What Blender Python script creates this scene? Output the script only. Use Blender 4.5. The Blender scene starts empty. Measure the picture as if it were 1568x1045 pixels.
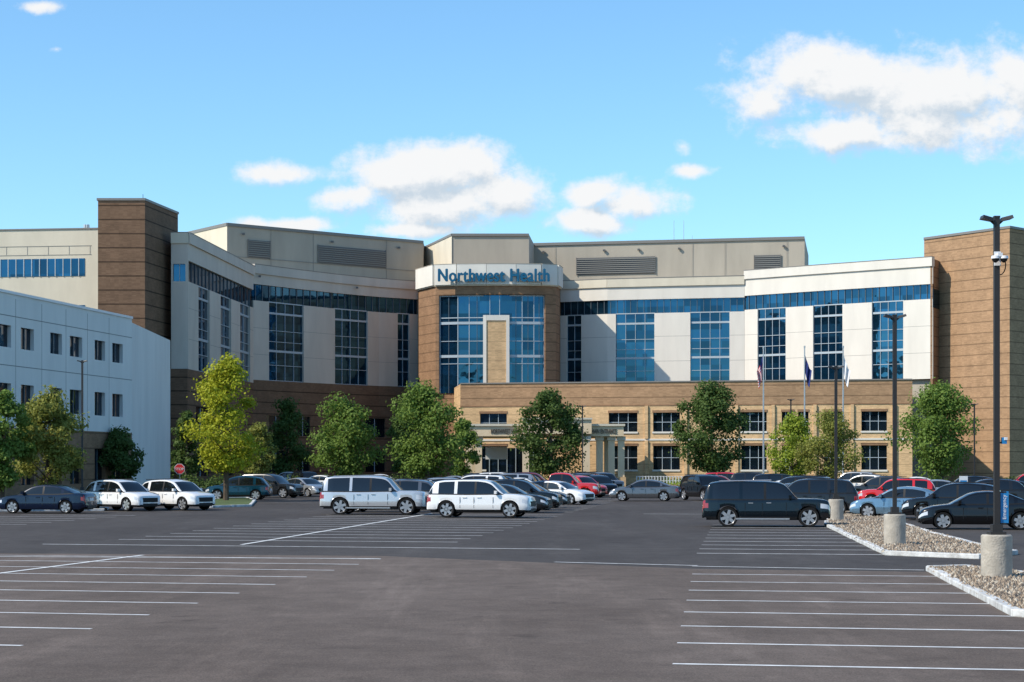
import bpy, bmesh, math, random
import numpy as np
from mathutils import Vector, Matrix
sc = bpy.context.scene
# ---------------------------------------------------------------- survey helpers
FL, CH, HY = 2880.0, 2.5, 712.0      # focal (photo px), eye height (m), horizon row
def P(x, D): return ((x-784.0)*D/FL, D)
def Z(y, D): return CH+(HY-y)*D/FL
def G(x, y):
    D = FL*CH/(y-HY); return ((x-784.0)*D/FL, D)

# ---------------------------------------------------------------- materials
def newmat(name):
    m = bpy.data.materials.new(name); m.use_nodes = True
    nt = m.node_tree; b = nt.nodes["Principled BSDF"]
    return m, nt, b
def setin(b, k, v):
    if k in b.inputs: b.inputs[k].default_value = v
def rgb(c): return (c[0], c[1], c[2], 1.0)
def mat(name, c, rough=.6, metal=0.0, var=0.0, scale=1.0, zs=1.0, bump=0.0, bscale=20, coat=0.0, c2=None, spec=.5):
    m, nt, b = newmat(name)
    setin(b, 'Roughness', rough); setin(b, 'Metallic', metal); setin(b, 'Coat Weight', coat); setin(b, 'Coat Roughness', .03)
    setin(b, 'Specular IOR Level', spec)
    if var > 0 or c2:
        tc = nt.nodes.new('ShaderNodeTexCoord'); mp = nt.nodes.new('ShaderNodeMapping')
        mp.inputs['Scale'].default_value = (1, 1, zs)
        n = nt.nodes.new('ShaderNodeTexNoise'); n.inputs['Scale'].default_value = scale; n.inputs['Detail'].default_value = 6
        n.inputs['Roughness'].default_value = .6
        r = nt.nodes.new('ShaderNodeValToRGB')
        r.color_ramp.elements[0].position = .32; r.color_ramp.elements[1].position = .68
        if c2 is None:
            r.color_ramp.elements[0].color = rgb([x*(1-var) for x in c]); r.color_ramp.elements[1].color = rgb([min(1, x*(1+var)) for x in c])
        else:
            r.color_ramp.elements[0].color = rgb(c); r.color_ramp.elements[1].color = rgb(c2)
        nt.links.new(tc.outputs['Object'], mp.inputs[0]); nt.links.new(mp.outputs[0], n.inputs['Vector'])
        nt.links.new(n.outputs['Fac'], r.inputs[0]); nt.links.new(r.outputs[0], b.inputs['Base Color'])
    else:
        b.inputs['Base Color'].default_value = rgb(c)
    if bump > 0:
        tc2 = nt.nodes.new('ShaderNodeTexCoord')
        n2 = nt.nodes.new('ShaderNodeTexNoise'); n2.inputs['Scale'].default_value = bscale; n2.inputs['Detail'].default_value = 4
        bp = nt.nodes.new('ShaderNodeBump'); bp.inputs['Strength'].default_value = bump; bp.inputs['Distance'].default_value = .05
        nt.links.new(tc2.outputs['Object'], n2.inputs['Vector'])
        nt.links.new(n2.outputs['Fac'], bp.inputs['Height']); nt.links.new(bp.outputs[0], b.inputs['Normal'])
    return m
def brickmat(name, c, band=1.25, k=.6):
    """brick courses with deeper bed joints every few courses"""
    m, nt, b = newmat(name); setin(b, 'Roughness', .85); setin(b, 'Specular IOR Level', .2)
    N = nt.nodes.new; L = nt.links.new
    tc = N('ShaderNodeTexCoord'); sep = N('ShaderNodeSeparateXYZ'); L(tc.outputs['Object'], sep.inputs[0])
    n = N('ShaderNodeTexNoise'); n.inputs['Scale'].default_value = .6; n.inputs['Detail'].default_value = 8; n.inputs['Roughness'].default_value = .7
    L(tc.outputs['Object'], n.inputs['Vector'])
    r = N('ShaderNodeValToRGB'); r.color_ramp.elements[0].position = .3; r.color_ramp.elements[1].position = .7
    r.color_ramp.elements[0].color = rgb([x*.8 for x in c]); r.color_ramp.elements[1].color = rgb([x*1.18 for x in c])
    L(n.outputs['Fac'], r.inputs[0])
    dv = N('ShaderNodeMath'); dv.operation = 'DIVIDE'; dv.inputs[1].default_value = band; L(sep.outputs['Z'], dv.inputs[0])
    fr = N('ShaderNodeMath'); fr.operation = 'FRACT'; L(dv.outputs[0], fr.inputs[0])
    lt = N('ShaderNodeMath'); lt.operation = 'LESS_THAN'; lt.inputs[1].default_value = .1; L(fr.outputs[0], lt.inputs[0])
    sc_ = N('ShaderNodeMath'); sc_.operation = 'MULTIPLY'; sc_.inputs[1].default_value = k; L(lt.outputs[0], sc_.inputs[0])
    mx = N('ShaderNodeMixRGB'); L(sc_.outputs[0], mx.inputs[0]); L(r.outputs[0], mx.inputs[1]); mx.inputs[2].default_value = rgb([x*.3 for x in c])
    mp = N('ShaderNodeMapping'); mp.inputs['Scale'].default_value = (2.2, 2.2, 9); L(tc.outputs['Object'], mp.inputs[0])
    w = N('ShaderNodeTexWhiteNoise'); sn = N('ShaderNodeVectorMath'); sn.operation = 'FLOOR'; L(mp.outputs[0], sn.inputs[0]); L(sn.outputs[0], w.inputs['Vector'])
    mr = N('ShaderNodeMapRange'); mr.inputs['To Min'].default_value = .86; mr.inputs['To Max'].default_value = 1.1; L(w.outputs['Value'], mr.inputs['Value'])
    mu = N('ShaderNodeVectorMath'); mu.operation = 'SCALE'; L(mx.outputs[0], mu.inputs[0]); L(mr.outputs[0], mu.inputs['Scale'])
    L(mu.outputs[0], b.inputs['Base Color'])
    return m
def glassmat(name, tint, rough=.03, bump=.35, metal=.8):
    m, nt, b = newmat(name); N = nt.nodes.new; L = nt.links.new
    setin(b, 'Metallic', metal); setin(b, 'Roughness', rough)
    tc = N('ShaderNodeTexCoord')
    n = N('ShaderNodeTexNoise'); n.inputs['Scale'].default_value = .55; n.inputs['Detail'].default_value = 1.5
    bp = N('ShaderNodeBump'); bp.inputs['Strength'].default_value = bump; bp.inputs['Distance'].default_value = .06
    L(tc.outputs['Object'], n.inputs['Vector']); L(n.outputs['Fac'], bp.inputs['Height']); L(bp.outputs[0], b.inputs['Normal'])
    mp = N('ShaderNodeMapping'); mp.inputs['Scale'].default_value = (.7, .7, .62); L(tc.outputs['Object'], mp.inputs[0])
    fl = N('ShaderNodeVectorMath'); fl.operation = 'FLOOR'; L(mp.outputs[0], fl.inputs[0])
    w = N('ShaderNodeTexWhiteNoise'); L(fl.outputs[0], w.inputs['Vector'])
    mr = N('ShaderNodeMapRange'); mr.inputs['To Min'].default_value = .55; mr.inputs['To Max'].default_value = 1.2; L(w.outputs['Value'], mr.inputs['Value'])
    cc = N('ShaderNodeCombineXYZ')
    for i in range(3): cc.inputs[i].default_value = tint[i]
    mu = N('ShaderNodeVectorMath'); mu.operation = 'SCALE'; L(cc.outputs[0], mu.inputs[0]); L(mr.outputs[0], mu.inputs['Scale'])
    L(mu.outputs[0], b.inputs['Base Color'])
    return m
M = {}
M['white'] = mat('white_panel', (.71, .665, .59), .8, var=.06, scale=.5, zs=.25)
M['officew'] = mat('office_white_panel', (.76, .73, .68), .8, var=.06, scale=.4, zs=.25)
M['grey'] = mat('shaded_white_panel', (.57, .50, .425), .8, var=.08, scale=.5, zs=.25)  # white wall panel with the left wing's shade put into its colour
M['cream'] = mat('cream_and_sunlit_panel', (.65, .58, .455), .8, var=.07, scale=.5, zs=.3)  # cream walls; also the painted sunlit tone of the penthouse left sides
M['sand'] = mat('sand_stone', (.74, .58, .38), .85, var=.07, scale=.8)
M['penthouse'] = mat('penthouse_panel', (.41, .36, .29), .85, var=.10, scale=.35, zs=.2)
M['joint'] = mat('panel_joint', (.25, .24, .22), .9)
M['coping'] = mat('metal_coping', (.20, .185, .17), .5)
M['bricklt'] = brickmat('tan_brick', (.64, .43, .235), 1.25, .3)
M['brickmd'] = brickmat('brown_brick', (.28, .165, .095))
M['brickdk'] = brickmat('dark_brown_brick', (.185, .110, .068), 1.5, .9)
M['brickrt'] = brickmat('reddish_tan_brick', (.38, .235, .135), 1.35)
M['glass'] = glassmat('blue_glazing', (.020, .092, .175))
M['glassd'] = glassmat('dark_glazing', (.03, .055, .085))
M['mull'] = mat('window_mullion', (.40, .46, .50), .4)
M['mulldk'] = mat('dark_mullion', (.10, .13, .15), .4)
M['louver'] = mat('louver_metal', (.13, .125, .12), .6)
M['teal'] = mat('sign_teal', (.0, .10, .20), .4)
M['bronze'] = mat('sign_bronze', (.08, .05, .03), .4)
M['concrete'] = mat('concrete', (.40, .36, .30), .9, var=.2, scale=3, bump=.4)
M['kerb'] = mat('painted_kerb', (.36, .35, .33), .85, c2=(.74, .74, .72), scale=2.2, bump=.3)
M['pole'] = mat('bronze_pole', (.030, .027, .025), .45)
M['polew'] = mat('aluminium_pole', (.5, .5, .5), .35, metal=.6)
M['black'] = mat('black_trim', (.010, .010, .011), .5, spec=.3)
M['whitep'] = mat('white_plastic', (.75, .75, .75), .35)
M['bluesign'] = mat('blue_sign', (.02, .22, .50), .4)
M['red'] = mat('sign_red', (.55, .02, .02), .4)
M['bark'] = mat('bark', (.09, .065, .045), .95, var=.3, scale=6, zs=.3)

# ---------------------------------------------------------------- mesh builder
ROOT = sc.collection
def link(o, parent=None):
    ROOT.objects.link(o)
    if parent: o.parent = parent
    return o
def empty(name, loc=(0, 0, 0)):
    e = bpy.data.objects.new(name, None); e.location = loc; e.empty_display_size = .5
    return link(e)
class MB:
    def __init__(s): s.v = []; s.f = []; s.m = []; s.mats = []
    def mi(s, k):
        m = M[k] if isinstance(k, str) else k
        if m not in s.mats: s.mats.append(m)
        return s.mats.index(m)
    def face(s, pts, k):
        i = len(s.v); s.v += [tuple(p) for p in pts]; s.f.append(tuple(range(i, i+len(pts)))); s.m.append(s.mi(k))
    def prism(s, poly, z0, z1, k, ktop=None):
        n = len(poly); i = len(s.v)
        s.v += [(p[0], p[1], z0) for p in poly]+[(p[0], p[1], z1) for p in poly]
        for a in range(n):
            b = (a+1) % n; s.f.append((i+a, i+b, i+n+b, i+n+a)); s.m.append(s.mi(k))
        s.f.append(tuple(i+n+a for a in range(n))); s.m.append(s.mi(ktop or k))
        s.f.append(tuple(i+a for a in reversed(range(n)))); s.m.append(s.mi(k))
    def box(s, c, d, k, rot=0):
        cx, cy, cz = c; dx, dy, dz = [q/2 for q in d]; ca, sa = math.cos(rot), math.sin(rot)
        s.prism([(cx+a*ca-b*sa, cy+a*sa+b*ca) for a, b in ((-dx, -dy), (dx, -dy), (dx, dy), (-dx, dy))], cz-dz, cz+dz, k)
    def tube(s, p0, p1, r0, r1, k, n=10, caps=True):
        p0 = Vector(p0); p1 = Vector(p1); d = (p1-p0).normalized()
        a = d.orthogonal().normalized(); b = d.cross(a); i = len(s.v); k = s.mi(k)
        for p, r in ((p0, r0), (p1, r1)):
            for j in range(n):
                t = 2*math.pi*j/n; s.v.append(tuple(p+a*math.cos(t)*r+b*math.sin(t)*r))
        for j in range(n):
            q = (j+1) % n; s.f.append((i+j, i+q, i+n+q, i+n+j)); s.m.append(k)
        if caps:
            s.f.append(tuple(i+j for j in reversed(range(n)))); s.m.append(k)
            s.f.append(tuple(i+n+j for j in range(n))); s.m.append(k)
    def mesh(s, name, smooth=None):
        me = bpy.data.meshes.new(name); me.from_pydata(s.v, [], s.f)
        for m in s.mats: me.materials.append(m)
        me.polygons.foreach_set('material_index', s.m)
        bm = bmesh.new(); bm.from_mesh(me); bmesh.ops.recalc_face_normals(bm, faces=bm.faces); bm.to_mesh(me); bm.free()
        if smooth:
            me.polygons.foreach_set('use_smooth', [True]*len(me.polygons)); me.set_sharp_from_angle(angle=math.radians(smooth))
        me.update(); return me
    def obj(s, name, parent=None, loc=(0, 0, 0), smooth=None, bevel=0):
        o = bpy.data.objects.new(name, s.mesh(name, smooth)); o.location = loc
        if bevel:
            b = o.modifiers.new('bevel', 'BEVEL'); b.width = bevel; b.segments = 2; b.limit_method = 'ANGLE'
        return link(o, parent)

class Fac:
    """facade following a plan polyline; x values are bearings of features along it"""
    def __init__(s, mb, pts):
        s.mb = mb; s.pts = pts; s.seg = []
        for (xa, da), (xb, db) in zip(pts[:-1], pts[1:]):
            A = Vector(P(xa, da)); B = Vector(P(xb, db)); d = (B-A).normalized(); s.seg.append((xa, xb, A, B, d, Vector((d.y, -d.x))))
    def at(s, sg, x):
        xa, xb, A, B, d, n = sg; k = (x-784)/FL; t = (k*A.y-A.x)/(d.x-k*d.y); return A+d*t
    def box(s, x0, x1, z0, z1, o0, o1, k):
        for sg in s.seg:
            a = max(x0, sg[0]); b = min(x1, sg[1])
            if b-a < 1e-4: continue
            p = s.at(sg, a); q = s.at(sg, b); n = sg[5]
            s.mb.prism([p+n*o1, q+n*o1, q+n*o0, p+n*o0], z0, z1, k)
    def vbar(s, x, z0, z1, o0, o1, k, w=.07):
        for sg in s.seg:
            if sg[0] <= x <= sg[1]:
                p = s.at(sg, x); d = sg[4]; n = sg[5]
                s.mb.prism([p-d*w/2+n*o1, p+d*w/2+n*o1, p+d*w/2+n*o0, p-d*w/2+n*o0], z0, z1, k); return
    def windows(s, xs, xe, z0, z1, rows, cols, wall, glass='glass', nv=2, nh=1, mull='mull', depth=.28, mw=.07, hz=None):
        if isinstance(wall, str): wall = [(z0, z1, wall)]
        s.box(xs, xe, z0, z1, -depth-.06, -depth, glass)
        def wl(xa, xb, za, zb):
            for (wa, wb, k) in wall:
                a = max(za, wa); b = min(zb, wb)
                if b-a > .001: s.box(xa, xb, a, b, -depth, 0, k)
        zc = z0
        for (a, b) in sorted(rows):
            wl(xs, xe, zc, a); zc = b
            x = xs
            for (c, d) in sorted(cols):
                if c > x: wl(x, c, a, b)
                x = d
            if x < xe: wl(x, xe, a, b)
            for (c, d) in cols:
                for i in range(1, nv): s.vbar(c+(d-c)*i/nv, a, b, -depth, -depth+.09, mull, mw)
                for i in range(1, nh):
                    zz = a+(b-a)*i/nh; s.box(c, d, zz-mw/2, zz+mw/2, -depth, -depth+.08, mull)
        wl(xs, xe, zc, z1)

def curtain(fac, xs, xe, zb, zs0, zs1, ztop, cols, wall, step=9.0, corn='white', nvc=4, wallz=None):
    dp = .30
    fac.box(xs, xe, zb, zs1, -dp-.06, -dp, 'glass')
    fac.box(xs, xe, zs1, ztop-1.15, -dp, 0, wall)
    fac.box(xs, xe, ztop-1.15, ztop, -dp-.3, .22, corn)
    fac.box(xs, xe, ztop, ztop+.08, -dp-.3, .26, 'coping')
    x = xs
    piers = []
    for (c, d) in cols:
        if c > x: piers.append((x, c))
        x = d
    if x < xe: piers.append((x, xe))
    for (a, b) in piers:
        fac.box(a, b, zb, zs0, -dp, 0, wall)
        for zz in (zb+3.3, zb+6.7): fac.box(a, b, zz-.02, zz+.02, 0, .004, 'joint')
    x = xs+step*.5
    while x < xe:
        fac.vbar(x, zs0, zs1, -dp, -dp+.1, 'mulldk', .07); x += step
    for (c, d) in cols:
        nv = nvc if d-c > 30 else 2
        for i in range(1, nv): fac.vbar(c+(d-c)*i/nv, zb, zs0, -dp, -dp+.1, 'mull', .06)
        H = zs0-zb
        for fr, w in ((.0, .18), (.2, .07), (.38, .28), (.5, .07), (.64, .07), (.86, .26), (1.0, .14)):
            zz = zb+H*fr; fac.box(c, d, max(zb, zz-w/2), zz+w/2, -dp, -dp+.12, 'mull')

def offset_line(pts, d):
    V = [Vector(P(*p)) for p in pts]; out = []
    ns = []
    for a, b in zip(V[:-1], V[1:]):
        q = (b-a).normalized(); ns.append(Vector((q.y, -q.x)))
    for i, v in enumerate(V):
        n0 = ns[max(0, i-1)]; n1 = ns[min(len(ns)-1, i)]; n = (n0+n1).normalized(); c = max(.4, n.dot(n1))
        out.append(v-n*d/c)
    return [tuple(o) for o in out]

# ================================================================= HOSPITAL
hosp = empty('hospital_building', (0, 260, 0))
def hobj(mb, name, par=hosp, **k):
    o = mb.obj(name, None, **k); o.parent = par; o.matrix_parent_inverse = Matrix.Translation(-Vector(par.location)); return o

LM = [(388, 241), (450, 247.5), (513, 254), (580, 260), (640, 264)]
RM = [(858, 262.5), (930, 259.5), (1040, 257), (1140, 255)]
RW = [(1140.2, 255), (1240, 248.6), (1340, 242.8), (1428, 238)]
mb = MB()
core = offset_line([(262, 206), (288.5, 206.1)]+LM+[(660, 265), (840, 264)]+RM+RW[1:], .62)
core[-1] = tuple(Vector(core[-1])+Vector((-.3, .3)))
mb.prism(core+[P(1440, 262), (48, 305), (-48, 305), P(263, 225)], 0, 27.2, 'penthouse')
hobj(mb, 'main_block')

mb = MB()
f = Fac(mb, [(262, 206), (288, 206)])
f.windows(262, 288, 13.0, 26.75, [(22.6, 24.5)], [(265, 284)], 'grey', nv=2)
f.box(262, 288, 26.75, 27.9, -.6, .2, 'cream'); f.box(262, 288, 27.9, 27.98, -.6, .24, 'coping')
f.box(262, 288, 0, 13, -.4, .35, 'brickdk')
f = Fac(mb, [(288.5, 206.2), (388, 241)])
curtain(f, 288.5, 388, 13, 22.6, 24.9, 27.9, [(304, 321), (338, 354), (368, 383)], 'grey', step=5.5, corn='grey', nvc=3)
f.windows(288.5, 388, 0, 13, [(1.2, 4.2), (6, 9)], [(300, 320), (340, 358)], 'brickdk', glass='glassd')
f = Fac(mb, LM)
curtain(f, 388, 640, 13.4, 23.6, 25.7, 28.2, [(412, 465), (513, 563), (609, 627)], 'grey', step=10.5, corn='grey')
f.windows(388, 640, 0, 13.4, [(1.5, 4.3), (6.3, 8.9)], [(408, 440), (455, 475), (520, 545), (560, 590), (612, 632)], 'brickdk', glass='glassd', depth=.25)
for x, z in ((396, 27.6), (545, 27.55)):
    q = f.at(f.seg[0 if x < 450 else 2], x); mb.box((q[0]+.2, q[1]-.35, z-.9), (.3, .3, .25), 'louver')
hobj(mb, 'left_wing_facade')
mb = MB()
f = Fac(mb, RM)
curtain(f, 858, 1140, 13.4, 23.3, 25.2, 28.1, [(868, 890), (943, 1002), (1057, 1117)], 'white', step=10.2, corn='cream')
f = Fac(mb, RW)
curtain(f, 1140.2, 1428, 13.4, 23.5, 25.4, 28.8, [(1160, 1203), (1245, 1290), (1335, 1383)], 'white', step=10.5)
f = Fac(mb, [(1428.2, 238), (1446, 243)])
f.box(1428.2, 1446, 12, 28.6, -.3, 0, 'brickmd'); f.box(1428.2, 1446, 22.4, 24.8, 0, .05, 'glassd')
hobj(mb, 'right_wing_facade')

# central bay
mb = MB()
dr = [(641, 256), (667, 250.2), (700, 249.3), (745, 248.9), (790, 248.9), (828, 249.3), (851, 250.2), (857, 254)]
f = Fac(mb, dr)
core = offset_line(dr, .55)+[(8, 275), (-14, 275)]
mb.prism(core, 0, 28.5, 'brickmd')
dp = .4
f.box(641, 672, 12, 26.2, -dp, 0, 'brickmd'); f.box(835, 857, 12, 26.2, -dp, 0, 'brickmd')
f.box(672, 835, 25.0, 26.2, -dp, 0, 'brickmd')
f.box(672, 835, 12, 25.0, -dp-.06, -dp, 'glass')
f.box(640, 858, 26.35, 29.05, -.5, .45, 'white'); f.box(640, 858, 29.05, 29.12, -.5, .48, 'penthouse')
f.box(641, 857, 26.2, 26.35, -.1, .25, 'cream')
f.box(745, 775, 12.5, 21.6, -dp, .1, 'bricklt'); f.box(740, 745, 12.5, 22.3, -dp, .2, 'white'); f.box(775, 780, 12.5, 22.3, -dp, .2, 'white'); f.box(745, 775, 21.6, 22.3, -dp, .2, 'white')
for x in (672.6, 700, 718, 834.4, 818, 800): f.vbar(x, 12, 25, -dp, -dp+.12, 'mull', .09)
for x in (686, 730, 750, 765, 790, 809, 826):
    if 740 < x < 780: f.vbar(x, 22.3, 25, -dp, -dp+.1, 'mull', .07)
    else: f.vbar(x, 12, 25, -dp, -dp+.1, 'mulldk', .06)
for z, w in ((22.0, .12), (21.3, .35), (18.9, .08), (16.9, .35), (15.9, .08), (24.9, .12)):
    for a, b in ((672, 740), (780, 835)): f.box(a, b, z-w/2, z+w/2, -dp, -dp+.14, 'mull')
hobj(mb, 'entrance_bay')
def text(name, body, loc, size, ext, m, parent, rotz=0, wd=None, sp=1.0):
    c = bpy.data.curves.new(name, 'FONT'); c.body = body; c.size = size; c.extrude = ext; c.align_x = 'CENTER'; c.space_character = sp
    o = bpy.data.objects.new(name, c); link(o); o.location = loc; o.rotation_euler = (math.pi/2, 0, rotz); c.materials.append(M[m])
    bpy.context.view_layer.update()
    if wd: s = wd/o.dimensions.x; o.scale = (s, 1, 1)
    o.parent = parent; o.matrix_parent_inverse = Matrix.Translation(-Vector(parent.location)); return o
xa = P(756, 248)[0]
zt_ = 26.72
# heavy channel letters: stroke thickened by staggered layers, each a few mm proud of the last
for i, (ox, oz) in enumerate(((0, 0), (-.085, 0), (.085, 0), (0, .05), (0, -.05))):
    text('sign_letters', 'Northwest Health', (xa+ox, 248.2-.006*i, zt_+oz), 2.35, .14, 'teal', hosp, 0, wd=14.6, sp=1.08)

# penthouses
mb = MB()
def louver(fac, x0, x1, z0, z1):
    fac.box(x0, x1, z0, z1, 0, .05, 'louver')
    z = z0+.15
    while z < z1-.1: fac.box(x0, x1, z, z+.09, .05, .16, 'joint'); z += .28
    fac.box(x0-.6, x0, z0-.08, z1+.08, 0, .12, 'coping'); fac.box(x1, x1+.6, z0-.08, z1+.08, 0, .12, 'coping')
a, b, c = P(262, 262), P(348, 248), P(648, 268)
mb.prism([a, b, c, (-13, 300), (-48, 300)], 20, 34.3, 'penthouse')
f = Fac(mb, [(348, 247.9), (648, 267.9)])
for x in (415, 480, 592): f.vbar(x, 27, 34.0, 0, .02, 'joint', .06)
f.box(348, 648, 34.0, 34.4, -.1, .1, 'coping'); f.box(348, 648, 30.0, 30.06, 0, .03, 'joint')
louver(f, 380, 413, 30.1, 32.4); louver(f, 487, 590, 30.1, 32.5)
for x in (372, 508, 610):
    q = f.at(f.seg[0], x); mb.box((q[0]+.1, q[1]-.15, 33.1), (.35, .3, .25), 'louver')
f = Fac(mb, [(262, 261.9), (348, 247.9)]); f.box(262, 348, 27, 34.0, 0, .03, 'cream'); f.box(262, 348, 34.0, 34.4, .0, .12, 'coping')  # paler skin paints sunlight onto the left-facing side
hobj(mb, 'left_penthouse')
mb = MB()
p = [P(646, 275), P(692, 258), P(810, 258), P(818, 270), (4, 290), (-12, 290)]
mb.prism(p, 24, 34.1, 'penthouse')
f = Fac(mb, [(646, 274.9), (692, 257.9)]); f.box(646, 692, 26, 33.9, .0, .03, 'cream'); f.box(646, 692, 33.9, 34.2, .0, .12, 'coping')  # left side given a lighter colour to stand for sun on it
f = Fac(mb, [(692, 257.9), (810, 257.9)]); f.box(692, 810, 33.85, 34.2, -.1, .1, 'coping')
hobj(mb, 'central_penthouse')
mb = MB()
mb.prism([P(812, 270), P(1232, 262), P(1238, 285), (8, 300)], 24, 34.2, 'penthouse')
f = Fac(mb, [(812, 269.9), (1232, 261.9)])
f.box(812, 1232, 33.9, 34.3, -.1, .1, 'coping'); louver(f, 883, 1003, 29.6, 32.0); louver(f, 1155, 1195, 29.7, 31.8)
for x in (850, 1060, 1110, 1205): f.vbar(x, 28, 33.9, 0, .02, 'joint', .05)
for x in (1032, 1047, 1060):
    q = P(x, 275); mb.tube((q[0], q[1], 34), (q[0], q[1], 38.2 if x < 1050 else 36), .05, .03, 'polew', 6)
for x in (925, 978, 1040, 1200, 832):
    q = f.at(f.seg[0], x); mb.box((q[0], q[1]-.15, 33.0), (.35, .3, .25), 'louver')
hobj(mb, 'right_penthouse')

# brick towers
mb = MB()
q0 = P(150, 200); q1 = P(222, 200); q2 = P(272.5, 211)
mb.prism([q0, q1, q2, (q2[0]-5.5, 213), (q0[0], 212)], 0, 30.6, 'brickdk')
mb.prism([(q0[0]-.12, q0[1]-.12), (q1[0]+.05, q1[1]-.12), (q2[0]+.12, q2[1]), (q2[0]-5.5, 213.1), (q0[0]-.12, 212.1)], 30.6, 30.85, 'coping')
mb.tube((q1[0]-.8, 203, 30.8), (q1[0]-.8, 203, 31.7), .04, .03, 'black', 6)
hobj(mb, 'left_brick_tower')
mb = MB()
r0, r1 = P(1415, 243), P(1546, 231)
mb.prism([r0, r1, (r1[0]+9, 240), (r1[0]+2, 258), (r0[0]+6, 258)], 0, 31.55, 'brickrt')
mb.prism([(r0[0]-.1, r0[1]-.12), (r1[0], r1[1]-.17), (r1[0]+9.2, 240), (r1[0]+2, 258.2), (r0[0]+5.9, 258.2)], 31.55, 31.85, 'coping')
hobj(mb, 'right_brick_tower')
mb = MB()
f = Fac(mb, [(-160, 216), (151, 213)])
f.box(-160, 151, 0, 29.2, -.4, 0, 'cream')
f.box(-160, 130, 23.9, 25.9, 0, .05, 'glass')
for i in range(24): f.vbar(-155+i*12, 23.9, 25.9, .05, .12, 'mull', .1)
f.box(106, 130, 16.2, 20.6, 0, .05, 'glass')
f.box(-160, 140, 27.3, 27.36, 0, .03, 'joint'); f.box(-160, 140, 26.3, 26.36, 0, .03, 'joint'); f.box(-160, 151, 29.2, 29.35, -.4, .1, 'coping')
for i in range(10): f.vbar(-150+i*32, 26.4, 27.3, 0, .02, 'joint', .06)
a, b = P(-160, 216.8), P(151, 213.8); mb.prism([a, b, (b[0], 245), (a[0], 245)], 0, 29.1, 'cream')
for x in (131, 134):
    q = P(x, 217); mb.tube((q[0], q[1], 29), (q[0], q[1], 30.2), .25, .25, 'polew', 8)
hobj(mb, 'left_rear_block')

# podium
mb = MB()
PD = [(705, 238), (958, 233.5), (1180, 229.5), (1397, 226)]
f = Fac(mb, PD)
cols = [(735, 776), (932, 976), (1000, 1041), (1135, 1174), (1197, 1215), (1222, 1238), (1262, 1290), (1319, 1358)]
f.windows(705, 1397, 0, 12.7, [(1.9, 4.85), (6.6, 8.95)], cols, [(0, 9.9, 'bricklt'), (9.9, 12.7, 'brickrt')], glass='glassd', nv=3, nh=2, depth=.35)
f.box(705, 1397, 12.7, 12.85, -.5, .12, 'coping')
f.box(705, 1397, 5.5, 5.72, 0, .08, 'white'); f.box(705, 1397, 9.8, 9.95, 0, .06, 'brickmd')
for (c, d) in cols:
    for za in (1.9, 6.6): f.box(c-1, d+1, za-.22, za, 0, .12, 'white')
    for zb_ in (4.85, 8.95): f.box(c-1, d+1, zb_, zb_+.3, 0, .07, 'brickmd')
for x in (990, 1050, 1128, 1184, 1248, 1305, 1370):
    f.box(x-2.5, x+2.5, 0, 5.5, 0, .22, 'bricklt'); f.box(x-2.5, x+2.5, 5.72, 9.8, 0, .22, 'bricklt')
pc = offset_line(PD, .45)
mb.prism(pc+[(pc[-1][0]+2.0, 243), P(1100, 256), P(700, 256)], 0, 12.5, 'brickmd')
f = Fac(mb, [(694, 252), (704.9, 238)]); f.box(694, 704.9, 0, 12.7, -.3, 0, 'bricklt')
hobj(mb, 'podium')
mb = MB()
D0 = 214
def cx(x, D=D0): return P(x, D)[0]
mb.prism([(cx(712), D0), (cx(955), D0), (cx(955), 231), (cx(712), 231)], 5.75, 6.9, 'sand')
mb.prism([(cx(710), D0-.2), (cx(957), D0-.2), (cx(957), 231), (cx(710), 231)], 6.9, 7.15, 'cream')
mb.prism([(cx(800), D0-1.6), (cx(905), D0-1.6), (cx(905), D0-.003), (cx(800), D0-.003)], 6.0, 7.6, 'sand')
mb.prism([(cx(799), D0-1.8), (cx(906), D0-1.8), (cx(906), D0-.21), (cx(799), D0-.21)], 7.6, 7.8, 'cream')
for x, D in ((718, 215), (733, 215), (805, 213.2), (898, 213.2), (918, 215), (936, 215), (725, 227), (930, 227), (951, 215)):
    X = cx(x, D); mb.box((X, D, 3.2), (.75, .75, 4.2), 'sand'); mb.box((X, D, .55), (1.05, 1.05, 1.1), 'bricklt'); mb.box((X, D, 5.52), (1.0, 1.0, .44), 'cream')
mb.box((cx(830, 236), 236.0, 2.4), (14, .3, 4.4), 'glassd')
for i in range(13): mb.box((cx(830, 236)-6.6+i*1.1, 235.8, 2.4), (.1, .12, 4.4), 'mull')
mb.box((cx(760, 226), 226, 3.9), (2.6, .3, 1.5), 'whitep')
hobj(mb, 'entrance_canopy')
text('canopy_letters', 'NORTHWEST HEALTH', (cx(776), D0-.05, 6.05), .75, .04, 'bronze', hosp, 0, wd=3.6)
text('canopy_letters', 'MAIN ENTRANCE', (cx(925), D0-.05, 6.05), .75, .04, 'bronze', hosp, 0, wd=2.8)

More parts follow.
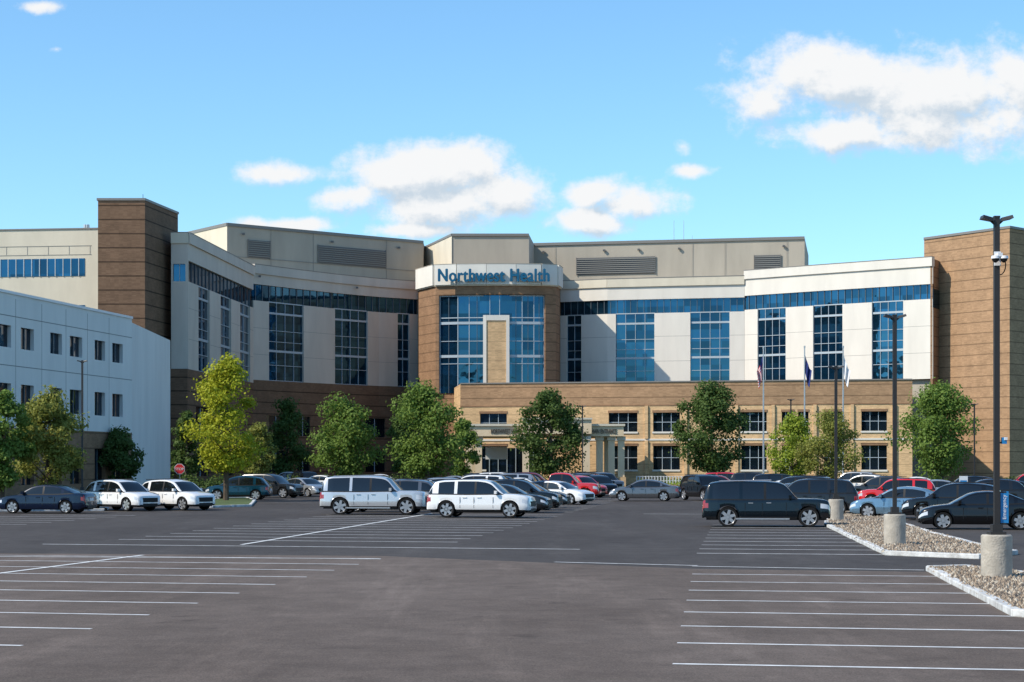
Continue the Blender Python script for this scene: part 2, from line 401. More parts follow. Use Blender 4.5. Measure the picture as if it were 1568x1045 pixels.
# ================================================================= LEFT OFFICE BUILDING
off = empty('medical_office_building', (-40, 150, 0))
mb = MB()
f = Fac(mb, [(-260, 112), (202, 160)])
zt = 14.9
cols = [(-90, -70), (-50, -32), (-12, 17), (32, 52), (77, 95), (107, 126), (145, 161), (172, 188)]
f.windows(-260, 202, 0, zt, [(1.0, 3.8), (6.5, 8.4), (11.0, 12.6)], cols, [(0, 5.2, 'brickmd'), (5.2, zt, 'officew')], glass='glassd', nv=2, depth=.3, mull='mulldk')
f.box(-260, 202, zt, zt+.2, -.4, .1, 'whitep')
for z in (9.7, 13.3): f.box(-260, 202, z-.03, z+.03, 0, .005, 'joint')
for x in (-30, 24, 64, 101, 134, 167): f.vbar(x, 5.2, zt-.3, 0, .006, 'joint', .05)
oc = offset_line([(-260, 112), (201.7, 160)], .45)
mb.prism([oc[0], oc[1], (oc[1][0]-1, 186), (oc[1][0]-30, 186), (oc[0][0]-25, 112)], 0, zt-.1, 'officew')
o = mb.obj('office_block'); o.parent = off; o.matrix_parent_inverse = Matrix.Translation(-Vector(off.location))

# ================================================================= GROUND
def asphalt(name, c1, c2, bandamp=1.3):
    m, nt, b = newmat(name); N = nt.nodes.new; L = nt.links.new
    tc = N('ShaderNodeTexCoord')
    def noise(s, d=6, r=.6, mp=None, rot=.3):
        n = N('ShaderNodeTexNoise'); n.inputs['Scale'].default_value = s; n.inputs['Detail'].default_value = d; n.inputs['Roughness'].default_value = r
        if mp:
            m_ = N('ShaderNodeMapping'); m_.inputs['Scale'].default_value = mp; m_.inputs['Rotation'].default_value = (0, 0, rot); L(tc.outputs['Object'], m_.inputs[0]); L(m_.outputs[0], n.inputs['Vector'])
        else: L(tc.outputs['Object'], n.inputs['Vector'])
        return n
    big = noise(.16, 6, .65, (1, .45, 1)); r = N('ShaderNodeValToRGB'); r.color_ramp.elements[0].position = .36; r.color_ramp.elements[1].position = .64
    r.color_ramp.elements[0].color = rgb(c1); r.color_ramp.elements[1].color = rgb(c2); L(big.outputs['Fac'], r.inputs[0])
    fine = noise(38, 3, .8); mr = N('ShaderNodeMapRange'); mr.inputs['From Min'].default_value = .3; mr.inputs['From Max'].default_value = .7; mr.inputs['To Min'].default_value = .55; mr.inputs['To Max'].default_value = 1.5; L(fine.outputs['Fac'], mr.inputs['Value'])
    mid = noise(1.1, 8, .72); mr2 = N('ShaderNodeMapRange'); mr2.inputs['From Min'].default_value = .3; mr2.inputs['From Max'].default_value = .7; mr2.inputs['To Min'].default_value = .80; mr2.inputs['To Max'].default_value = 1.18; L(mid.outputs['Fac'], mr2.inputs['Value'])
    mm = N('ShaderNodeMath'); mm.operation = 'MULTIPLY'; L(mr.outputs[0], mm.inputs[0]); L(mr2.outputs[0], mm.inputs[1])
    st = noise(.7, 5, .7, (1, .09, 1), -.14); mr3 = N('ShaderNodeMapRange'); mr3.inputs['From Min'].default_value = .52; mr3.inputs['From Max'].default_value = .70; mr3.inputs['To Min'].default_value = 1; mr3.inputs['To Max'].default_value = bandamp; L(st.outputs['Fac'], mr3.inputs['Value'])
    m3 = N('ShaderNodeMath'); m3.operation = 'MULTIPLY'; L(mm.outputs[0], m3.inputs[0]); L(mr3.outputs[0], m3.inputs[1])
    sp = noise(.9, 2, .5, (1, 1, 1), .1); mr4 = N('ShaderNodeMapRange'); mr4.inputs['From Min'].default_value = .66; mr4.inputs['From Max'].default_value = .74; mr4.inputs['To Min'].default_value = 1; mr4.inputs['To Max'].default_value = .72; L(sp.outputs['Fac'], mr4.inputs['Value'])
    m4 = N('ShaderNodeMath'); m4.operation = 'MULTIPLY'; L(m3.outputs[0], m4.inputs[0]); L(mr4.outputs[0], m4.inputs[1])
    sc_ = N('ShaderNodeVectorMath'); sc_.operation = 'SCALE'; L(r.outputs[0], sc_.inputs[0]); L(m4.outputs[0], sc_.inputs['Scale'])
    L(sc_.outputs[0], b.inputs['Base Color']); setin(b, 'Roughness', .95); setin(b, 'Specular IOR Level', .15)
    bp = N('ShaderNodeBump'); bp.inputs['Strength'].default_value = .5; bp.inputs['Distance'].default_value = .01; L(fine.outputs['Fac'], bp.inputs['Height']); L(bp.outputs[0], b.inputs['Normal'])
    return m
M['asph_new'] = asphalt('asphalt_dark', (.056, .050, .048), (.076, .069, .066), 1.2)
M['asph_old'] = asphalt('asphalt_weathered', (.102, .080, .067), (.148, .119, .102), 1.35)
M['grass'] = mat('grass', (.045, .08, .02), .95, c2=(.10, .13, .035), scale=.8, bump=.8, bscale=8)
M['gravel'] = mat('gravel', (.16, .125, .09), .95, c2=(.46, .39, .31), scale=9, bump=1.0, bscale=14)
M['mulch'] = mat('mulch', (.08, .05, .03), .95, var=.4, scale=6)
M['paint'] = mat('road_paint', (.50, .50, .49), .7, c2=(.82, .82, .80), scale=3)
def sheet(name, poly, z, k):
    mb = MB(); mb.face([(p[0], p[1], z) for p in poly], k); return mb.obj(name)
sheet('ground', [(-1500, -1500), (1500, -1500), (1500, 1500), (-1500, 1500)], 0, 'grass')
sheet('parking_lot', [(-110, -60), (110, -60), (110, 224), (-110, 224)], .004, 'asph_new')
e1, e2, e3 = G(-300, 846), G(583, 852), G(1068, 872)
sheet('weathered_asphalt', [(-40, -20), (40, -20), (40, 39), (12, 43.2), e3, e2, e1, (-60, 55)], .008, 'asph_old')

# painted lines
mb = MB()
def line(p, q, w=.12, z=.0125):
    p = Vector(p); q = Vector(q); d = (q-p).normalized(); n = Vector((-d.y, d.x))*w/2
    mb.face([(*(p-n), z), (*(q-n), z), (*(q+n), z), (*(p+n), z)], 'paint')
def U(s): return Vector((1, -s)).normalized()
p0 = Vector(G(1030, 1018)); vd = (Vector(G(1060, 880))-p0)/7
u = U(.17)
for k in range(-4, 8):
    s = p0+vd*k; line(s, s+u*(5.6 if k > -1 else 9))
line(G(849, 861.5), G(1068, 867), .15); line(G(1060, 868), G(1415, 874), .14)
s0 = Vector(G(1067, 848)); vd2 = Vector((.125, 1)).normalized()*2.77
for k in range(0, 10):
    s = s0+vd2*k; line(s, s+u*5.2, .13 if k else .16)
p0 = Vector(G(34, 990)); p9 = Vector(G(583, 857)); ul = U(.2)
for k in range(-3, 10):
    s = p0+(p9-p0)*k/9.0; line(s, s-ul*11.2)
line(G(0, 879), G(219, 851), .15, .0165); line(G(-500, 850.5), G(583, 856.5), .15, .0145); line(G(-200, 903), G(0, 879), .15, .0165)
line(G(65, 834), G(888, 842), .16)
s0 = Vector((-1.75, 60.5)); vv = Vector((.13, 1)).normalized()*2.77
for k in range(0, 13):
    s = s0+vv*k; line(s, s-ul*11.6, .13)
line(G(370, 835), Vector((-4.1, 96)), .15, .0165)
line(G(985, 787.5), G(1085, 788), .16)
for k in range(0, 12):
    s = Vector((-22.4, 62))+vv*k; line(s, s-ul*6, .12)
for k in range(14, 30):
    s = s0+vv*k; line(s, s-ul*11.6, .12)
mb.obj('parking_lines')

def ring_kerb(name, pts, fill, w=.18, h=.13, kk='kerb'):
    e = empty(name, (pts[0][0], pts[0][1], 0)); mbk = MB()
    n = len(pts)
    cen = Vector((sum(p[0] for p in pts)/n, sum(p[1] for p in pts)/n))
    for i in range(n):
        p = Vector(pts[i]); q = Vector(pts[(i+1) % n]); L_ = (q-p).length; d = (q-p)/L_; nn = Vector((-d.y, d.x))
        if (cen-p).dot(nn) < 0: nn = -nn
        m_ = max(1, int(L_/1.8))
        for j in range(m_):
            a = p+d*(L_*j/m_+.012); b = p+d*(L_*(j+1)/m_-.012); hh = h+random.uniform(-.012, .012); o_ = random.uniform(-.015, .015)
            mbk.prism([a+nn*o_, b+nn*o_, b+nn*(w+o_), a+nn*(w+o_)], 0, hh, kk)
    ko = mbk.obj('kerb', bevel=.02); ko.parent = e; ko.matrix_parent_inverse = Matrix.Translation(-Vector(e.location))
    mbf = MB(); ins = []
    for i in range(n):
        p = Vector(pts[i]); ins.append(p+(cen-p).normalized()*.12)
    mbf.prism(ins, 0, h-.04, fill)
    if fill == 'gravel':
        xs = [p[0] for p in ins]; ys = [p[1] for p in ins]
        rr = random.Random(5)
        def inside(x, y):
            c = False
            for i in range(n):
                (x1, y1), (x2, y2) = ins[i], ins[(i+1) % n]
                if (y1 > y) != (y2 > y) and x < (x2-x1)*(y-y1)/(y2-y1)+x1: c = not c
            return c
        cnt = 0
        for _ in range(60000):
            x = rr.uniform(min(xs), max(xs)); y = rr.uniform(min(ys), max(ys))
            if not inside(x, y): continue
            s = rr.uniform(.03, .085); z = h-.045; i0 = len(mbf.v)
            for (dx, dy, dz) in ((-1, 0, 0), (0, -1, 0), (1, 0, 0), (0, 1, 0), (0, 0, .9)):
                mbf.v.append((x+dx*s*rr.uniform(.6, 1.2), y+dy*s*rr.uniform(.6, 1.2), z+dz*s))
            kk_ = mbf.mi(('stone1', 'stone2', 'stone3', 'stone2')[rr.randrange(4)])
            for a, b in ((0, 1), (1, 2), (2, 3), (3, 0)): mbf.f.append((i0+a, i0+b, i0+4)); mbf.m.append(kk_)
            cnt += 1
            if cnt > 9000: break
    fo = mbf.obj('bed'); fo.parent = e; fo.matrix_parent_inverse = Matrix.Translation(-Vector(e.location))
M['stone1'] = mat('stone_light', (.42, .36, .28), .9); M['stone2'] = mat('stone_tan', (.27, .205, .145), .9); M['stone3'] = mat('stone_dark', (.14, .11, .085), .9)
ring_kerb('gravel_island', [G(1417, 875), G(1550, 945), (12.6, 24), (14.6, 24), G(1750, 900), G(1600, 886), G(1480, 873)], 'gravel')
ring_kerb('gravel_island', [G(1262, 806), G(1354, 851), G(1500, 857), G(1560, 850), G(1500, 838), G(1425, 818), G(1318, 782), G(1268, 775)], 'gravel')
ring_kerb('grass_island', [G(318, 771), G(322, 778), G(385, 776), G(392, 768), G(380, 764), G(330, 765)], 'grass')
ring_kerb('grass_island', [(24, 118), (27.5, 118), (33, 160), (29.5, 160)], 'grass')
ring_kerb('mulch_island', [(3, 170), (15, 168), (22, 178), (6, 182)], 'mulch')
ring_kerb('grass_verge', [(-70, 196), (-8, 202), (-8, 222), (-70, 222)], 'grass')
ring_kerb('grass_verge', [(14, 200), (70, 190), (70, 222), (14, 222)], 'grass')
ring_kerb('grass_verge', [(-60, 124), (-33, 150), (-31, 185), (-60, 190)], 'grass')
ring_kerb('grass_island', [(-31, 99.5), (-22, 101.5), (-22.6, 105.5), (-31, 104)], 'grass')

# ================================================================= TREES
def leafmat(name, c1, c2):
    m, nt, b = newmat(name); N = nt.nodes.new; L = nt.links.new
    g = N('ShaderNodeNewGeometry'); n = N('ShaderNodeTexNoise'); n.inputs['Scale'].default_value = 1.1; n.inputs['Detail'].default_value = 5; n.inputs['Roughness'].default_value = .8
    L(g.outputs['Position'], n.inputs['Vector'])
    r = N('ShaderNodeValToRGB'); r.color_ramp.elements[0].position = .35; r.color_ramp.elements[1].position = .65
    r.color_ramp.elements[0].color = rgb(c1); r.color_ramp.elements[1].color = rgb(c2); L(n.outputs['Fac'], r.inputs[0])
    L(r.outputs[0], b.inputs['Base Color']); setin(b, 'Roughness', .6); setin(b, 'Specular IOR Level', .2)
    t = N('ShaderNodeBsdfTranslucent'); L(r.outputs[0], t.inputs['Color']); mx = N('ShaderNodeMixShader'); mx.inputs[0].default_value = .4
    L(b.outputs[0], mx.inputs[1]); L(t.outputs[0], mx.inputs[2]); L(mx.outputs[0], nt.nodes['Material Output'].inputs['Surface'])
    return m
LF = {'green': leafmat('leaves_green', (.115, .195, .035), (.225, .315, .065)),
      'dark': leafmat('leaves_dark_green', (.065, .115, .028), (.13, .195, .05)),
      'yellow': leafmat('leaves_yellow_green', (.27, .31, .025), (.50, .50, .035)),
      'olive': leafmat('leaves_olive', (.19, .215, .045), (.33, .33, .075)),
      'lime': leafmat('leaves_lime', (.19, .27, .035), (.38, .44, .05)),
      'pink': leafmat('flowers_pink', (.35, .04, .12), (.6, .15, .28))}
def tree(name, xy, height, R, lf, seed, base=1.6, n=6500, ls=.26, wide=.36, dens=1.0, ncl=42):
    rg = np.random.RandomState(seed)
    mb = MB(); n = int(n*1.75); ls *= 1.05
    tr = .10+height*.012
    lean = rg.uniform(-.25, .25, 2)
    pts = [Vector((0, 0, 0)), Vector((lean[0]*.3, lean[1]*.3, height*.35)), Vector((lean[0], lean[1], height*.88))]
    mb.tube(pts[0], pts[1], tr, tr*.7, 'bark', 8, False); mb.tube(pts[1], pts[2], tr*.7, .02, 'bark', 7, False)
    cl = []
    H = height-base
    for i in range(ncl):
        t = rg.uniform(.03, .97)**.95
        prof = (t/wide)**.5 if t < wide else max(0, 1-((t-wide)/(1-wide))**1.9)**.72
        rad = R*prof*rg.uniform(.25, .86)*(1 if i % 5 else 1.15); a = rg.uniform(0, 2*math.pi)
        c = Vector((rad*math.cos(a)+lean[0]*t, rad*math.sin(a)+lean[1]*t, base+H*t)); cl.append((c, R*rg.uniform(.18, .34)))
        st = pts[1].lerp(pts[2], max(0, min(.9, (c.z-rad*.6-pts[1].z)/(pts[2].z-pts[1].z)))) if c.z-rad*.6 > pts[1].z else pts[0].lerp(pts[1], max(.35, (c.z-rad*.6)/pts[1].z))
        mb.tube(st, c, tr*.28, .012, 'bark', 5, False)
    cl.append((Vector((lean[0], lean[1], height-R*.16)), R*.16)); cl.append((Vector((lean[0]*.8, lean[1]*.8, height-R*.5)), R*.28))
    cl.append((Vector((0, 0, base+H*.4)), R*.55))
    nv = len(mb.v)
    ids = rg.randint(0, len(cl), n)
    C = np.array([c[0][:] for c in cl])[ids]; rr = np.array([c[1] for c in cl])[ids][:, None]
    d = rg.normal(size=(n, 3)); d /= np.linalg.norm(d, axis=1)[:, None]; rad = rg.uniform(0, 1, (n, 1))**.4
    stray = (rg.rand(n, 1) < .08)*rg.uniform(.1, .5, (n, 1))
    pos = C+d*(rad+stray)*rr*np.array([1.15, 1.15, .85])+rg.normal(size=(n, 3))*.08
    pos[:, 2] = np.maximum(pos[:, 2], .25)
    nr = d*.9+rg.normal(size=(n, 3))*.6; nr[:, 2] += .35; nr /= np.linalg.norm(nr, axis=1)[:, None]
    a = np.cross(nr, rg.normal(size=(n, 3))); a /= np.linalg.norm(a, axis=1)[:, None]; b = np.cross(nr, a)
    s = ls*rg.uniform(.5, 1.15, (n, 1))*.5
    q = np.stack([pos-a*s, pos-b*s*.7, pos+a*s, pos+b*s*.7], 1).reshape(-1, 3)
    k = mb.mi(LF[lf]); mb.v += [tuple(x) for x in q.tolist()]
    mb.f += [(nv+4*i, nv+4*i+1, nv+4*i+2, nv+4*i+3) for i in range(n)]; mb.m += [k]*n
    me = bpy.data.meshes.new(name); me.from_pydata(mb.v, [], mb.f)
    for m in mb.mats: me.materials.append(m)
    me.polygons.foreach_set('material_index', mb.m); me.update()
    o = bpy.data.objects.new(name, me); o.location = (xy[0], xy[1], 0); o.rotation_euler = (0, 0, rg.uniform(0, 6)); return link(o)
def tpx(name, x, top, halfw, D, lf, seed, **k):
    tree(name, P(x, D), Z(top, D), halfw*D/FL, lf, seed, **k)
tpx('maple_tree', 346, 548, 66, 128, 'yellow', 1, base=2.3, ls=.24, wide=.28, n=7000)
tpx('maple_tree', 530, 611, 66, 190, 'green', 2, base=1.3, ls=.33)
tpx('maple_tree', 655, 590, 70, 188, 'green', 3, base=1.1, ls=.33, n=7500)
tpx('linden_tree', 845, 601, 58, 195, 'dark', 4, base=1.6, ls=.33, n=7500, ncl=50)
tpx('linden_tree', 1091, 591, 62, 195, 'dark', 5, base=1.8, ls=.33, n=8000, ncl=52)
tpx('locust_tree', 1212, 636, 42, 150, 'lime', 6, base=1.3, ls=.22, n=4500)
tpx('locust_tree', 1272, 634, 56, 146, 'olive', 7, base=1.3, ls=.2, n=5500)
tpx('maple_tree', 1442, 596, 76, 180, 'green', 8, base=1.8, ls=.32, n=8000)
tpx('locust_tree', 70, 602, 60, 104, 'olive', 9, base=1.2, ls=.2, n=8000)
tpx('maple_tree', 2, 598, 50, 101, 'green', 10, base=1.3, ls=.22, n=7000)
tpx('maple_tree', 184, 660, 38, 155, 'dark', 11, base=1.0, ls=.25, n=4500)
tpx('maple_tree', 440, 612, 40, 222, 'dark', 12, base=1.4, ls=.33, n=5500)
tpx('maple_tree', 285, 630, 34, 200, 'dark', 13, base=.8, ls=.3, n=4500)
tpx('locust_tree', 620, 628, 30, 215, 'dark', 14, base=1.2, ls=.3, n=4000)
tpx('maple_tree', 708, 645, 30, 200, 'green', 15, base=1.0, ls=.3, n=4000)
tpx('maple_tree', 396, 650, 30, 150, 'olive', 16, base=1.0, ls=.24, n=3000)
def shrub(name, pts, lf, seed, h=1.1, w=.9, n=2200, ls=.2):
    rg = np.random.RandomState(seed); mb = MB(); P_ = [Vector(p) for p in pts]
    for i in range(n):
        j = rg.randint(0, len(P_)-1); c = P_[j].lerp(P_[j+1], rg.rand()); hh = h*(.75+.25*math.sin(c.x*2.1+c.y))
        a = rg.uniform(0, math.pi); rr = rg.uniform(.6, 1)
        p = Vector((c.x+rg.uniform(-.5, .5)*w, c.y+math.cos(a)*w*rr, max(.08, math.sin(a)*hh*rr)))
        nr = Vector((rg.normal()*.5, math.cos(a), math.sin(a)+rg.normal()*.4)).normalized(); aa = nr.orthogonal().normalized(); aa.rotate(Matrix.Rotation(rg.uniform(0, 6), 3, nr)); bb = nr.cross(aa); s = ls*rg.uniform(.5, 1)*.5
        mb.face([p-aa*s, p-bb*s*.7, p+aa*s, p+bb*s*.7], LF[lf])
    me = bpy.data.meshes.new(name); me.from_pydata(mb.v, [], mb.f); me.materials.append(LF[lf]); o = bpy.data.objects.new(name, me); link(o)
shrub('hedge', [P(985, 205), P(1130, 200), P(1330, 196)], 'green', 1, 1.3, 1.2, 6000, .3)
shrub('hedge', [P(1340, 196), P(1568, 190)], 'dark', 2, 1.5, 1.2, 4000, .3)
shrub('hedge', [P(210, 196), P(400, 200), P(640, 204)], 'dark', 3, 1.7, 1.3, 6000, .3)
shrub('flower_bed', [P(985, 172), P(1020, 172), P(1052, 170)], 'pink', 4, .7, .8, 1500, .2)
shrub('hedge', [P(985, 176), P(1060, 176)], 'lime', 5, 1.1, .8, 1500, .22)
shrub('hedge', [P(1222, 136), P(1262, 136)], 'lime', 6, 1.7, .7, 2200, .2)
shrub('flower_bed', [P(1100, 178), P(1130, 178)], 'pink', 7, .7, .8, 800, .2)

# unseen wooded hill, added behind the viewpoint to darken reflections in the glazing
rg = np.random.RandomState(3); v = []; f_ = []
N_ = 260
for i in range(N_):
    a = math.pi*(1.0+i/(N_-1)); r = 330
    z = 30+8*math.sin(i*.07)+6*math.sin(i*.31+1)+rg.uniform(-3.5, 3.5)
    for (dr_, zz) in ((0, 0), (6, z*.6), (14, z), (60, z*.7)): v.append(((r+dr_)*math.cos(a), (r+dr_)*math.sin(a)+60, zz+rg.uniform(-1, 1)*(zz > 0)))
for i in range(N_-1):
    for j in range(3): f_.append((i*4+j, i*4+4+j, i*4+5+j, i*4+1+j))
me = bpy.data.meshes.new('added_reflection_hill'); me.from_pydata(v, [], f_); me.materials.append(mat('added_hill_foliage', (.02, .035, .018), .95, c2=(.05, .07, .035), scale=.2)); link(bpy.data.objects.new('added_reflection_hill', me))

# ================================================================= VEHICLES
M['tire'] = mat('tyre_rubber', (.012, .012, .012), .85, spec=.2)
M['rim'] = mat('alloy_rim', (.55, .55, .56), .3, metal=.7)
M['cglass'] = mat('car_glass', (.006, .008, .010), .03, spec=.7)
M['hl'] = mat('headlamp', (.6, .62, .65), .08, coat=1.0)
M['tl'] = mat('tail_lamp', (.30, .006, .008), .15, coat=1.0)
PC = {'white': ((.78, .77, .75), 0), 'silver': ((.36, .37, .38), .5), 'pearl': ((.52, .53, .54), .35), 'grey': ((.12, .12, .125), .5), 'black': ((.004, .004, .005), .0),
      'navy': ((.004, .011, .032), .1), 'dkteal': ((.002, .006, .010), .0), 'blue': ((.004, .045, .075), .2), 'red': ((.62, .012, .010), .0), 'ltblue': ((.14, .24, .33), .45), 'charcoal': ((.018, .019, .021), .2), 'maroon': ((.20, .01, .012), .1)}
DARK = ('black', 'navy', 'dkteal', 'charcoal', 'blue')
PM = {k: mat('car_paint_'+k, c, .22, metal=m, coat=(.6 if k in DARK else 1.0), spec=(.25 if k in DARK else .5)) for k, (c, m) in PC.items()}
SP = {
 'sedan': dict(L=4.85, W=1.86, r=.335, wr=.215, wf=.81, zb=.22,
    zs=[(0, .60), (.006, .86), (.03, 1.0), (.12, 1.02), (.3, .97), (.74, .95), (.88, .87), (.97, .74), (1, .55)],
    zr=[(.12, 1.02), (.2, 1.18), (.29, 1.36), (.38, 1.435), (.47, 1.455), (.55, 1.42), (.61, 1.34), (.755, .95)], wst=.60, rgt=.31, pil=[(.455, .475), (.235, .265)], clad=False),
 'suv': dict(L=5.0, W=1.99, r=.39, wr=.20, wf=.815, zb=.27,
    zs=[(0, .7), (.004, .98), (.02, 1.10), (.4, 1.08), (.72, 1.10), (.86, 1.07), (.95, 1.0), (.985, .90), (1, .66)],
    zr=[(.02, 1.10), (.045, 1.42), (.085, 1.68), (.16, 1.75), (.35, 1.785), (.5, 1.78), (.58, 1.73), (.635, 1.63), (.75, 1.10)], wst=.61, rgt=.09, pil=[(.47, .49), (.275, .305), (.06, .12)], clad=True),
 'bigsuv': dict(L=5.35, W=2.06, r=.42, wr=.20, wf=.83, zb=.32,
    zs=[(0, .8), (.003, 1.08), (.015, 1.15), (.4, 1.14), (.72, 1.17), (.90, 1.16), (.97, 1.11), (.99, 1.02), (1, .75)],
    zr=[(.01, 1.15), (.03, 1.6), (.055, 1.83), (.12, 1.89), (.3, 1.92), (.5, 1.91), (.6, 1.86), (.65, 1.76), (.745, 1.17)], wst=.625, rgt=.06, pil=[(.48, .50), (.29, .315), (.04, .08)], clad=True),
 'crossover': dict(L=4.6, W=1.86, r=.36, wr=.20, wf=.80, zb=.25,
    zs=[(0, .65), (.006, .92), (.03, 1.05), (.4, 1.02), (.72, 1.02), (.86, .97), (.95, .88), (.985, .78), (1, .58)],
    zr=[(.03, 1.05), (.07, 1.32), (.13, 1.54), (.22, 1.62), (.38, 1.665), (.5, 1.65), (.58, 1.58), (.635, 1.48), (.765, 1.02)], wst=.605, rgt=.14, pil=[(.455, .475), (.20, .24)], clad=True),
 'pickup': dict(L=5.8, W=2.03, r=.41, wr=.22, wf=.83, zb=.32,
    zs=[(0, .8), (.003, 1.15), (.01, 1.2), (.36, 1.2), (.37, 1.16), (.72, 1.17), (.9, 1.15), (.97, 1.08), (.99, .98), (1, .75)],
    zr=[(.365, 1.18), (.38, 1.6), (.40, 1.82), (.46, 1.89), (.55, 1.9), (.62, 1.85), (.66, 1.74), (.74, 1.17)], wst=.635, rgt=.40, pil=[(.53, .55)], clad=False)}
cache = {}
def car_mesh(kind, col):
    if (kind, col) in cache: return cache[(kind, col)]
    S = SP[kind]; L_, W, r = S['L'], S['W'], S['r']; zb0 = S['zb']; mb = MB()
    paint = PM[col]; mb.mi(paint)
    def ip(tab, x): return float(np.interp(x/L_, [a for a, _ in tab], [b for _, b in tab]))
    def ips(tab, x): return .5*ip(tab, x)+.25*ip(tab, x-.012*L_)+.25*ip(tab, x+.012*L_)   # eased corners of the roofline
    wx = [S['wr']*L_, S['wf']*L_]; ra = r*1.15
    st = set(np.linspace(0, L_, 44).round(3)) | {round(x*L_, 3) for x in (.004, .012, .985, .993)}
    for w_ in wx:
        for t in np.linspace(-1, 1, 17): st.add(round(w_+ra*math.sin(t*math.pi/2), 3))
    xs = sorted(st)
    def hw(x): return W/2*float(np.interp(x/L_, [0, .01, .04, .12, .3, .8, .90, .96, .985, 1], [.80, .86, .93, .98, 1, 1, .97, .91, .84, .70]))
    def arch(x):
        z = zb0+.10*max(0, (x/L_-.94)/.06)+.12*max(0, (.06-x/L_)/.06)
        for w_ in wx:
            if abs(x-w_) < ra: z = max(z, r+math.sqrt(max(0, ra*ra-(x-w_)**2))*.98)
        return z
    rows = []
    for x in xs:
        w = hw(x); zs = ip(S['zs'], x); za = arch(x); h = zs-zb0
        R = [(w*.94, za), (w*.985, max(zb0+h*.14, za+.004)), (w*1.0, max(zb0+h*.46, za+.008)), (w*.975, max(zb0+h*.58, za+.010)), (w*.985, max(zb0+h*.82, za+.014)), (w*.955, max(zs-.02, za+.018)), (w*.90, max(zs+.012, za+.022)), (w*.5, zs+.035), (0, zs+.042)]
        full = [(x, y, z) for y, z in R]+[(x, -y, z) for y, z in reversed(R[:-1])]
        i = len(mb.v); mb.v += full; rows.append(i)
    nr = 17
    for a in range(len(xs)-1):
        xm = (xs[a]+xs[a+1])/2/L_
        for j in range(nr-1):
            jj = j if j < 8 else 15-j
            k = paint
            if jj == 0 and S['clad']: k = 'black'
            if jj == 3 and xm > .925: k = 'hl'
            if jj == 3 and xm < .05: k = 'tl'
            if jj == 4 and xm < .03: k = 'tl'
            mb.f.append((rows[a]+j, rows[a+1]+j, rows[a+1]+j+1, rows[a]+j+1)); mb.m.append(mb.mi(k))
    mb.f.append(tuple(rows[0]+j for j in range(nr))); mb.m.append(0)
    mb.f.append(tuple(rows[-1]+j for j in range(nr))); mb.m.append(0)
    z0, z1 = S['zr'][0][0]*L_, S['zr'][-1][0]*L_
    gx = sorted(set(np.linspace(z0, z1, 34).round(3)) | {round(a*L_, 3) for p in S['pil'] for a in p} | {round(S['wst']*L_, 3), round(S['rgt']*L_, 3)})
    Hm = max(b for _, b in S['zr']); rows = []
    for x in gx:
        zbt = ip(S['zs'], x); zt = max(ips(S['zr'], x), zbt+.004); hm = Hm-zbt
        def yw(z): return hw(x)*(.955-.20*max(0, (z-zbt))/hm)
        a = min(.035, (zt-zbt)*.3); b_ = max(zt-.075, zbt+(zt-zbt)*.55)
        R = [(yw(zbt), zbt-.03), (yw(zbt+a), zbt+a), (yw(b_), b_), (yw(zt)*.985, zt-.015*(zt > zbt+.05)), (yw(zt)*.86, zt+.012), (0, zt+.035)]
        rows.append(len(mb.v)); mb.v += [(x, y, z) for y, z in R]+[(x, -y, z) for y, z in reversed(R[:-1])]
    for a in range(len(gx)-1):
        xm = (gx[a]+gx[a+1])/2/L_
        for j in range(10):
            jj = j if j < 5 else 9-j; k = paint
            inp = any(p[0] <= xm <= p[1] for p in S['pil'])
            if jj == 1 and not inp: k = 'cglass'
            if jj == 4 and (xm > S['wst'] or xm < S['rgt']): k = 'cglass'
            if jj == 0: k = 'black'
            if jj == 1 and inp and xm > .4: k = 'black'
            mb.f.append((rows[a]+j, rows[a+1]+j, rows[a+1]+j+1, rows[a]+j+1)); mb.m.append(mb.mi(k))
    for rr in (rows[0], rows[-1]): mb.f.append(tuple(rr+j for j in range(11))); mb.m.append(mb.mi('cglass'))
    mb.box((L_/2, 0, (zb0+.62)/2+.02), (L_*.94, W-.66, .62-zb0+.1), 'black')
    mb.box((L_/2, 0, zb0+.1), (L_*.30, W*.93, .12), 'black')
    mb.box((L_*.996, 0, zb0+.36*(ip(S['zs'], L_*.97)-zb0)+.14), (.06, W*.55, .24), 'black')
    mb.box((L_*.99, 0, zb0+.10), (.10, W*.55, .13), 'black')
    mb.box((.0, 0, .72), (.03, .5, .15), 'whitep'); mb.box((.03, 0, zb0+.12), (.1, W*.6, .14), 'black')
    for fx in (.335, .47, .655):
        if kind == 'pickup' and fx < .4: fx = .405
        for s in (-1, 1): mb.box((fx*L_, s*(W/2-.025), (zb0+ip(S['zs'], fx*L_))/2+.03), (.018, .046, (ip(S['zs'], fx*L_)-zb0)*.62), 'black')
    for fx in (.36, .50):
        for s in (-1, 1): mb.box((fx*L_+.1, s*(W/2*.985), ip(S['zs'], fx*L_)-.13), (.2, .06, .035), 'rim' if kind == 'bigsuv' else paint)
    for s in (-1, 1):
        mb.box((.685*L_, s*(W/2+.05), ip(S['zs'], .68*L_)+.10), (.12, .22, .15), paint); mb.box((.685*L_, s*(W/2-.05), ip(S['zs'], .68*L_)+.03), (.06, .12, .05), 'black')
    if kind in ('suv', 'bigsuv', 'crossover'):
        for s in (-1, 1):
            y = s*W*.345; mb.tube((.13*L_, y, Hm-.0), (.54*L_, y, Hm+.045), .02, .02, 'black' if kind != 'bigsuv' else 'rim', 6)
    if kind == 'bigsuv':
        for s in (-1, 1): mb.box((.47*L_, s*(W/2-.03), zb0+.03), (.42*L_, .16, .06), 'rim')
